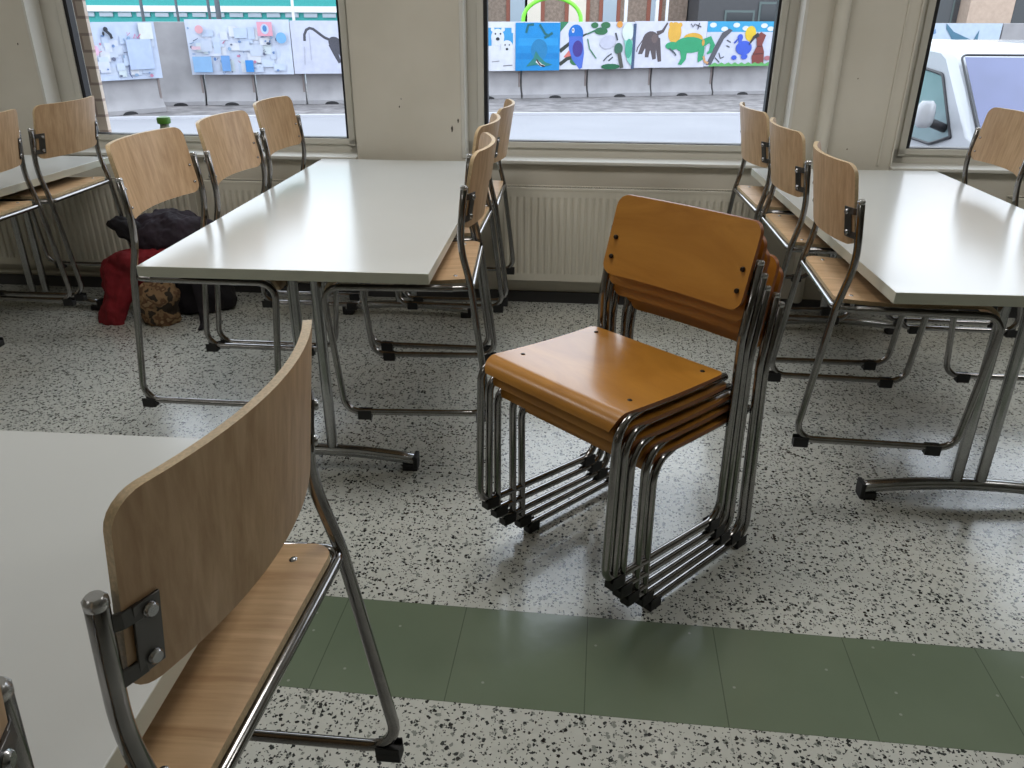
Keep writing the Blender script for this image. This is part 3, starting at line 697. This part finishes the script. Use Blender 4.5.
# elephant + dinosaur
sh = [((98, 88, 92), ell(.46, .66, .24, .24)), ((98, 88, 92), [(.22, .64), (.12, .34), (.24, .34), (.32, .5), (.32, .26), (.42, .26), (.46, .46), (.54, .2), (.64, .22), (.62, .46), (.7, .14), (.8, .16), (.72, .74)]), ((98, 88, 92), stroke([(.62, .84), (.78, .9), (.9, 1.1)], [.06, .04, .02])), ((120, 104, 104), ell(.56, .72, .09, .11)), ((98, 88, 92), stroke([(.24, .7), (.1, .5), (.08, .4)], .014)),
      ((244, 190, 80), ell(1.12, .86, .19, .26)), ((244, 190, 80), ell(1.0, 1.06, .06, .06)), ((244, 190, 80), ell(1.26, 1.05, .06, .06)), ((238, 186, 70), ell(1.66, .72, .28, .14)),
      ((58, 172, 120), ell(1.58, .56, .44, .2)), ((58, 172, 120), ell(1.08, .54, .2, .1)), ((58, 172, 120), [(1.28, .5), (1.52, .5), (1.5, .2), (1.38, .06), (1.28, .08), (1.36, .24)]), ((58, 172, 120), [(1.84, .5), (2.02, .5), (2.0, .2), (1.86, .12), (1.84, .2)]), ((58, 172, 120), stroke([(1.95, .6), (2.16, .7), (2.24, .56), (2.2, .4), (2.1, .34)], [.1, .08, .07, .05, .02])),
      ((228, 168, 80), ell(1.96, .62, .04, .08)), ((90, 100, 110), stroke([(1.0, .48), (1.16, .36), (1.2, .3)], .02)), ((228, 170, 120), stroke([(2.0, .28), (2.06, .14), (2.16, .1)], .03)), ((60, 62, 70), stroke([(1.56, 1.08), (1.62, 1.0), (1.68, 1.08)], .012)), ((60, 62, 70), stroke([(1.7, 1.06), (1.86, 1.0)], .012)), ((60, 62, 70), stroke([(1.76, .94), (1.8, 1.1)], .012))]
poster(onC(3.88), onC(5.92), .0, 1.14, (230, 232, 248), sh, 'painting of a grey elephant and a green long-tailed dinosaur')
# meadow with birds
sh = [((66, 176, 226), rect(0, .86, 2.14, 1.12))] + [((240, 244, 252), ell(x, .98+.05*math.sin(x*9), .1, .06)) for x in (.16, .5, .84, 1.12, 1.66, 1.86)] + [
      ((248, 210, 60), ell(1.28, .82, .16, .19)), ((98, 98, 108), [(.05, .04), (.2, .04), (.5, .68), (.74, .9), (.64, .94), (.44, .84), (.26, .5)]), ((80, 84, 90), stroke([(.6, .66), (.72, .6)], .014)), ((80, 84, 90), stroke([(.6, .52), (.7, .48)], .014)), ((80, 84, 90), stroke([(.4, .34), (.46, .2), (.56, .24)], .014)), ((80, 84, 90), stroke([(.3, .22), (.44, .1)], .014)),
      ((70, 104, 224), ell(1.12, .46, .24, .18)), ((70, 104, 224), ell(.98, .72, .08, .09)), ((70, 104, 224), rect(.94, .5, 1.04, .72)), ((70, 104, 224), ell(.86, .22, .08, .06)), ((70, 104, 224), ell(1.16, .24, .1, .07)), ((60, 90, 200), stroke([(.94, .7), (.82, .58)], .025)),
      ((142, 72, 66), [(1.42, .06), (1.76, .06), (1.74, .36), (1.66, .54), (1.74, .78), (1.58, .86), (1.46, .76), (1.5, .5), (1.38, .24)]), ((60, 56, 60), stroke([(1.52, .8), (1.38, .72), (1.26, .54)], [.06, .04, .012])), ((96, 50, 50), stroke([(1.42, .3), (1.72, .32)], .014)), ((96, 50, 50), stroke([(1.5, .5), (1.66, .5)], .014)), ((190, 120, 130), ell(1.86, .2, .1, .06)), ((110, 190, 110), [(.1, .0)] + [(.2+.1*k, .05+.05*(k % 2)) for k in range(19)] + [(2.1, .0)]), ((116, 120, 206), rect(2.05, .0, 2.14, 1.1))]
poster(onC(5.93), onC(8.07), .02, 1.12, (222, 226, 244), sh, 'painting of a meadow with a sun, a blue camel-like animal and a brown bird')
# fish + whale
sh = [((70, 70, 84), [(.0, .3), (.4, .5), (.45, .95), (.3, 1.0), (.0, .8)]), ((70, 70, 84), ell(.28, .4, .24, .14)), ((230, 200, 120), ell(.54, .8, .12, .16)), ((120, 180, 190), ell(.7, .4, .08, .12)), ((116, 150, 196), stroke([(.92, .1), (.94, .5), (1.1, .86), (1.16, 1.1)], .05)), ((116, 150, 196), stroke([(1.1, .8), (1.4, .92)], .06)),
      ((240, 206, 70), ell(1.45, .34, .44, .28)), ((60, 60, 66), ell(1.22, .34, .06, .1)), ((84, 132, 158), [(1.7, 1.12), (2.0, .9), (2.6, .7), (3.0, .3), (3.2, .0), (2.3, .0), (2.2, .4), (1.9, .8), (1.72, .98)]), ((84, 132, 158), [(2.7, .66), (2.84, .95), (2.86, .6)]), ((84, 132, 158), [(3.0, .2), (3.42, .56), (3.3, .3), (3.1, .1)]), ((84, 132, 158), [(2.3, .34), (1.8, .12), (2.2, .06)])]
poster(onC(11.6), onC(15.2), -.02, 1.1, (206, 222, 242), sh, 'painting of a yellow fish and a blue whale above the white van')
# collage panels in the left window
def collage(w, h, n, seed, cols):
    rnd = random.Random(seed); s = []
    for k in range(n):
        x = rnd.uniform(.02, w-.32); y = rnd.uniform(.03, h-.28); s.append((rnd.choice(cols), rect(x, y, x+rnd.uniform(.15, .32), y+rnd.uniform(.14, .27))))
    for k in range(n):
        x = rnd.uniform(.05, w-.15); y = rnd.uniform(.05, h-.1); c = rnd.choice([(90, 130, 190), (120, 150, 200), (210, 140, 170), (110, 116, 140), (150, 180, 215)])
        if rnd.random() < .5: s.append((c, ell(x, y, rnd.uniform(.01, .045), rnd.uniform(.01, .04))))
        else: s.append((c, stroke([(x, y), (x+rnd.uniform(-.06, .06), y+rnd.uniform(-.08, .02)), (x+rnd.uniform(.02, .09), y+rnd.uniform(-.05, .05))], .008)))
    return s
pale = [(206, 220, 246), (216, 228, 250), (226, 232, 250), (212, 222, 240), (232, 236, 246), (222, 234, 240)]
sh = collage(1.5, 1.1, 26, 4, pale) + [((236, 240, 236), rect(1.12, .8, 1.42, 1.12)), ((198, 214, 246), rect(.8, .2, 1.34, .8)), ((242, 196, 226), ell(.14, .6, .07, .1)), ((50, 54, 64), ell(.42, 1.0, .05, .05)), ((50, 54, 64), stroke([(.42, .98), (.5, .9), (.52, .82)], .03)), ((50, 54, 64), ell(.36, .92, .025, .04)), ((226, 120, 170), stroke([(.98, .82), (1.02, .9), (1.06, .82), (1.14, .9)], .01)), ((90, 100, 140), stroke([(.78, .3), (.76, .12), (.8, .04)], .012))]
dA = Vector((A1[0]-A0[0], A1[1]-A0[1])).normalized(); nA = Vector((dA.y, -dA.x))
pa = lambda s: (A0[0]+dA.x*s+nA.x*-.09, A0[1]+dA.y*s+nA.y*-.09)
poster((-8.83, 17.80), (-7.83, 18.93), -.02, 1.12, (208, 220, 246), sh, 'pale blue panel of many small drawings at the far left')
sh = collage(2.3, 1.15, 44, 9, pale) + [((150, 196, 240), rect(.08, .06, .5, .4)), ((120, 170, 230), rect(.72, .08, .92, .42)), ((60, 150, 230), rect(1.26, .06, 1.44, .32)), ((240, 170, 190), rect(1.62, .84, 1.96, 1.14)), ((200, 220, 250), ell(1.79, .99, .09, .11)), ((80, 140, 200), ell(1.79, 1.0, .05, .07)), ((240, 180, 190), ell(.32, .98, .09, .09)), ((236, 200, 216), rect(.1, .55, .3, .62)), ((130, 190, 240), ell(2.14, .8, .12, .12)), ((70, 80, 100), ell(1.84, .68, .05, .03))]
poster(onB(1.0), onB(3.34), -.03, 1.16, (222, 230, 250), sh, 'wide panel of blue and white drawings with a pink circle')
sh = [((86, 86, 96), stroke([(.3, .72), (.31, .86), (.36, .96), (.44, 1.0), (.52, .98), (.64, .89), (.76, .8), (.9, .74)], .03)), ((86, 86, 96), ell(1.0, .68, .16, .13, -.5)), ((86, 86, 96), stroke([(.94, .66), (1.0, .44), (1.08, .24)], [.1, .06, .035])), ((86, 86, 96), stroke([(1.06, .62), (1.16, .4), (1.2, .3)], [.1, .06, .03])), ((86, 86, 96), ell(1.3, .7, .22, .14)), ((200, 204, 224), stroke([(.42, .9), (.42, .3)], .012)), ((200, 204, 224), stroke([(.28, .6), (.26, .2)], .012))]
poster(onB(3.36), onB(5.5), -.02, 1.14, (220, 224, 244), sh, 'pale panel with a dark monkey and a long curled tail')

# green hoop
mb = MB(); pts = [(.0+.79*math.cos(PI*k/20), 0, 2.24*0+1.9+.55*math.sin(PI*k/20)) for k in range(21)]
pts = [(-.79, 0, 0)] + pts[::-1] + [(.79, 0, 0)]; mb.tube(pts, .055, 10)
o = mb.build('play_arch', mat('lime_green_tube', (120, 214, 60), .4)); o.location = (1.05, 24.0, ZG); tag(o, 'bright green arched tube rising behind the painted panels', 'arch')
# poles
M['pole'] = mat('grey_pole', (92, 98, 104), .5, .4); M['pole_w'] = mat('white_pole', (214, 214, 216), .5)
def pole(px, y, h, r, m, lab):
    mb = MB(); mb.tube([(0, 0, 0), (0, 0, h)], r, 8); mb.lathe([(r*2.6, 0), (r*2.6, .02), (r, .03)], n=8); o = mb.build('street_pole', M[m]); o.location = (px, y, ZG); tag(o, lab, 'pole', 'thin poles beyond the barriers')
def xat(px, y): return y*(px-512)/794*1.0*(.905+.0) 
for px, y, r, m, lab in ((140, 27, .05, 'pole', 'thin grey pole above the gap between the collage panels'), (175, 27, .04, 'pole', 'thin grey pole just left of the wide collage panel'), (207, 29, .05, 'pole', 'thin grey pole above the wide collage panel, left one of two'),
                          (216, 27, .08, 'pole', 'thick dark pole above the wide collage panel'), (291, 27, .045, 'pole_w', 'pale pole where two panels meet in the left window'), (624, 30, .06, 'pole_w', 'white pole before the brick house, left one'), (655, 30, .06, 'pole_w', 'white pole before the brick house, right one'), (665, 30, .05, 'pole_w', 'pinkish white pole at the right end of the brick house')):
    pole(xat(px, y)*1.0, y, 5.5, r, m, lab)

# buildings
M['teal'] = mat('teal_cladding', (42, 142, 138), .6, var=.05); M['bwhite'] = mat('white_band', (206, 206, 210), .7); M['tealglass'] = mat('teal_window', (74, 130, 132), .3)
M['dbrick'] = mat('brown_brick', (128, 112, 100), .9, var=.28, vscale=9); M['rust'] = mat('rust_frame', (128, 74, 58), .7); M['bglass'] = mat('grey_window', (150, 162, 172), .25); M['cream'] = mat('cream_panel', (206, 196, 182), .7)
M['dkwall'] = mat('dark_cladding', (66, 66, 68), .6, var=.1); M['dkglass'] = mat('dark_window', (40, 46, 50), .15); M['frameg'] = mat('green_grey_frame', (84, 98, 97), .5); M['tan'] = mat('tan_concrete', (172, 152, 136), .85, var=.08)
r = empty('teal_building', (-24, 33, ZG)); tag(r, 'teal clad building with a white band beyond the left window', 'building')
mb = MB(); mb.box((0, 0, 0), (21, 8, 7)); mb.build('wall', M['teal'], r)
mb = MB(); mb.box((0, -.12, 2.03), (21, .0, 2.24)); mb.build('white_band', M['bwhite'], r)
mb = MB()
for k in range(30): mb.box((k*.7, -.06, 1.86), (k*.7+.5, -.01, 2.0))
mb.build('window_strip', M['bglass'], r)
r = empty('brick_building', (-2.5, 36, ZG)); tag(r, 'brown brick house with rust coloured window frames beyond the middle window', 'building')
mb = MB(); mb.box((0, 0, 0), (9.6, 8, 7)); mb.build('wall', M['dbrick'], r)
for x0, x1, m in ((2.35, 2.95, 'bglass'), (3.05, 3.6, 'cream'), (4.75, 5.45, 'cream'), (6.15, 6.7, 'bglass'), (8.1, 8.4, 'bglass')):
    mb = MB(); mb.box((x0-.16, -.05, .6), (x1+.16, .02, 4.2)); f = mb.build('window', M['rust'], r)
    mb = MB(); mb.box((x0, -.08, .7), (x1, -.04, 4.1)); mb.build('pane', M[m], f)
r = empty('dark_building', (7.15, 34, ZG)); tag(r, 'dark modern building with green framed windows beyond the middle window', 'building')
mb = MB(); mb.box((0, 0, 0), (6.9, 8, 7)); mb.build('wall', M['dkwall'], r)
for x0, x1, z0, z1 in ((1.1, 2.1, 1.0, 2.1), (2.4, 3.6, 1.2, 2.4), (3.9, 5.0, 1.0, 2.3), (4.4, 5.0, 2.6, 3.4), (2.6, 4.0, 2.8, 3.6)):
    mb = MB(); mb.box((x0-.08, -.06, z0-.08), (x1+.08, .02, z1+.08)); f = mb.build('window', M['frameg'], r)
    mb = MB(); mb.box((x0, -.09, z0), (x1, -.05, z1)); mb.build('pane', M['dkglass'], f)
r = empty('concrete_building', (14.4, 31, ZG)); tag(r, 'grey building with a tan concrete column beyond the right-hand window', 'building')
mb = MB(); mb.box((0, .4, 0), (14, 8, 7)); mb.build('wall', M['dkwall'], r)
mb = MB(); mb.box((1.5, -.3, 0), (3.05, .5, 7)); mb.build('column', M['tan'], r)
for x0, x1 in ((.2, 1.2), (3.4, 4.6), (5.0, 6.5)):
    mb = MB(); mb.box((x0-.08, .33, .8), (x1+.08, .42, 2.9)); f = mb.build('window', M['frameg'], r)
    mb = MB(); mb.box((x0, .3, .9), (x1, .34, 2.8)); mb.build('pane', M['dkglass'], f)

# ------------------------------------------------------------------ white van (nose towards us)
M['vanw'] = mat('white_car_paint', (166, 168, 173), .25, coat=.6); M['vglass'] = mat('bluish_windscreen', (84, 90, 128), .12, spec=.8, var=.1, vscale=2); M['sglass'] = mat('side_window_glass', (110, 128, 130), .1, spec=.8, var=.15, vscale=3)
M['trimb'] = mat('black_car_trim', (40, 40, 44), .5); M['lamp'] = mat('headlamp', (190, 196, 204), .1); M['tyre'] = mat('tyre_rubber', (28, 28, 28), .8)
VX, VY, VR = 4.874, 6.297, math.radians(3)
r = empty('white_van', (VX, VY, ZG), VR); tag(r, 'white van parked nose towards the right-hand window', 'van')
# profile in (y back, z): nose at y=0
prof = [(.0, .35), (-.03, .62), (.04, .86), (.30, 1.00), (.92, 1.14), (1.62, 1.74), (1.85, 1.83), (2.6, 1.87), (3.9, 1.82), (4.15, 1.6), (4.2, .9), (4.18, .35), (3.6, .25), (.6, .25)]
HW = .88
def tumble(z): return HW-.0-max(0, z-.95)*.13
mb = MB(); n = len(prof)
secs = []
for s, q in ((-1, 1.0), (-1, .93), (1, .93), (1, 1.0)):
    secs.append([(s*tumble(z)*q, y if q == .93 else y+(.06 if y < 1 else (-.0 if y > 3 else .03)), z if q == .93 else z-.035*(z > 1.7)) for y, z in prof])
V = [p for S in secs for p in S]
mb.add(V, [(i*n+j, i*n+(j+1) % n, (i+1)*n+(j+1) % n, (i+1)*n+j) for i in range(3) for j in range(n)], 0, True)
mb.add(V[:n], [tuple(range(n))]); mb.add(V[3*n:], [tuple(range(n-1, -1, -1))])
mb.build('body', M['vanw'], r, .02, 35)
def on_ws(u, v):   # windscreen coordinates u -1..1 v 0..1
    y = .97+(1.60-.97)*v; z = 1.185+(1.725-1.185)*v
    return (u*(tumble(z)-.075-.02*v), y-.028, z+.028)
mb = MB(); g = [[on_ws(-1+2*i/10, j/6) for i in range(11)] for j in range(7)]
for j in range(7):
    for i in range(11): x, y, z = g[j][i]; g[j][i] = (x, y-.05*(1-(i/5-1)**2)-.01, z+.0)
mb.add([p for R_ in g for p in R_], [(j*11+i, j*11+i+1, (j+1)*11+i+1, (j+1)*11+i) for j in range(6) for i in range(10)], 0, True)
ws = mb.build('windscreen', M['vglass'], r)
mb = MB(); rim = [on_ws(u, v) for u, v in ((-1.04, -.04), (0, -.04), (1.04, -.04), (1.04, 1.03), (0, 1.03), (-1.04, 1.03))]
rim = [(x, y-(.05 if abs(x) < .1 else .005), z) for x, y, z in rim]
mb.tube(fillet(rim+[rim[0]], .06, 4), .010, 8); mb.build('windscreen_seal', M['trimb'], ws)
for s in (-1, 1):
    def sp(y, z): return (s*(tumble(z)+.006), y, z)
    mb = MB(); c = fillet([Vector((0, 1.20, 1.10)), Vector((0, 1.66, 1.60)), Vector((0, 2.30, 1.66)), Vector((0, 2.36, 1.02)), Vector((0, 1.5, 1.0)), Vector((0, 1.20, 1.10))], .09, 4)
    mb.add([sp(p.y, p.z) for p in c], [tuple(range(len(c)))]); sw = mb.build('side_window', M['sglass'], r)
    mb = MB(); mb.tube([sp(p.y, p.z) for p in c], .014, 6); mb.build('window_seal', M['trimb'], sw)
    mb = MB(); c = [sp(2.5, 1.04), sp(2.5, 1.66), sp(3.7, 1.64), sp(3.7, 1.04)]; mb.add(c, [(0, 1, 2, 3)]); mb.build('rear_side_window', M['sglass'], r)
    mi = MB(); mi.tube([(s*.86, 1.33, 1.16), (s*1.03, 1.32, 1.22)], .04, 8); hd = mi.build('mirror', M['trimb'], r)
    mb = MB(); K = 9; rows = []
    V = []
    for j, (zz, k) in enumerate(((1.17, .55), (1.19, .85), (1.23, 1.), (1.31, 1.), (1.37, .9), (1.40, .6))):
        for i in range(12): a = 2*PI*i/12; V.append((s*1.08+.085*k*math.cos(a), 1.31+.06*k*math.sin(a), zz))
    mb.add(V, [(j*12+i, j*12+(i+1) % 12, (j+1)*12+(i+1) % 12, (j+1)*12+i) for j in range(5) for i in range(12)], 0, True); mb.add(V[:12], [tuple(range(11, -1, -1))]); mb.add(V[-12:], [tuple(range(12))])
    mb.build('mirror_shell', M['vanw'], hd)
    mb = MB(); mb.lathe([(.12, 0), (.12, .02), (.0, .025)], n=12); h_ = mb.build('headlamp', M['lamp'], r); h_.location = (s*.62, .0, .78); h_.rotation_euler = (math.radians(80), 0, 0)
    for y in (.85, 3.3):
        mb = MB(); mb.tube([(s*.70, y, .32), (s*.9, y, .32)], .32, 24); wh = mb.build('wheel', M['tyre'], r)
        mb = MB(); mb.tube([(s*.88, y, .32), (s*.915, y, .32)], .2, 20); mb.build('hubcap', M['cap'], wh)

# ------------------------------------------------------------------ light
w = bpy.data.worlds.new('overcast'); SC.world = w; w.use_nodes = True
nt = w.node_tree; bg = nt.nodes['Background']
tc = nt.nodes.new('ShaderNodeTexCoord'); sp_ = nt.nodes.new('ShaderNodeSeparateXYZ'); nt.links.new(tc.outputs['Generated'], sp_.inputs[0])
rp = nt.nodes.new('ShaderNodeValToRGB'); rp.color_ramp.elements[0].position = 0.; rp.color_ramp.elements[1].position = .8
rp.color_ramp.elements[0].color = (.86, .91, 1., 1); rp.color_ramp.elements[1].color = (.80, .89, 1., 1)
nt.links.new(sp_.outputs['Z'], rp.inputs['Fac']); nt.links.new(rp.outputs['Color'], bg.inputs['Color']); bg.inputs['Strength'].default_value = 3.4

def area(name, loc, rot, sx, sy, e, col=(1, 1, 1), portal=False):
    l = bpy.data.lights.new(name, 'AREA'); l.shape = 'RECTANGLE'; l.size = sx; l.size_y = sy; l.energy = e; l.color = col
    if portal: l.cycles.is_portal = True
    o = bpy.data.objects.new(name, l); COL.objects.link(o); o.location = loc; o.rotation_euler = rot; return o
for i, (a, b) in enumerate(WINS):
    t = (a+b)/2; o_ = D+.5; z = (ZS+ZT)/2+.05
    area('window_portal', (t*math.cos(PHI)-o_*math.sin(PHI), t*math.sin(PHI)+o_*math.cos(PHI), z), (-PI/2, 0, PHI), b-a+.3, ZT-ZS+.2, 1, portal=True)
for k, (x, y, e) in enumerate(((-3.0, 2.0, 17), (-.2, 2.2, 24), (2.6, 2.0, 23), (-3.2, -1.8, 15))):  # unseen fill lamps added below the ceiling to lift the interior
    area('fill_light', (x, y, ZC-.03), (0, 0, 0), 1.2, .6, e, (1., .975, .94))

# ------------------------------------------------------------------ camera
cam = bpy.data.cameras.new('camera'); co = bpy.data.objects.new('camera', cam); COL.objects.link(co)
cam.sensor_width = 36; cam.lens = 794.27*36/1024; cam.clip_start = .02; cam.clip_end = 300
co.matrix_world = Matrix.Translation((0, 0, 1.364)) @ Matrix.Rotation(PI/2-.439018, 4, 'X') @ Matrix.Rotation(.00499, 4, 'Z')
SC.camera = co
SC.view_settings.view_transform = 'Standard'; SC.view_settings.look = 'None'; SC.view_settings.exposure = 0.0
SC.cycles.use_denoising = True
SC.cycles.max_bounces = 8; SC.cycles.diffuse_bounces = 5; SC.cycles.transparent_max_bounces = 12
SC.cycles.caustics_reflective = False; SC.cycles.caustics_refractive = False
SC.cycles.sample_clamp_indirect = 6
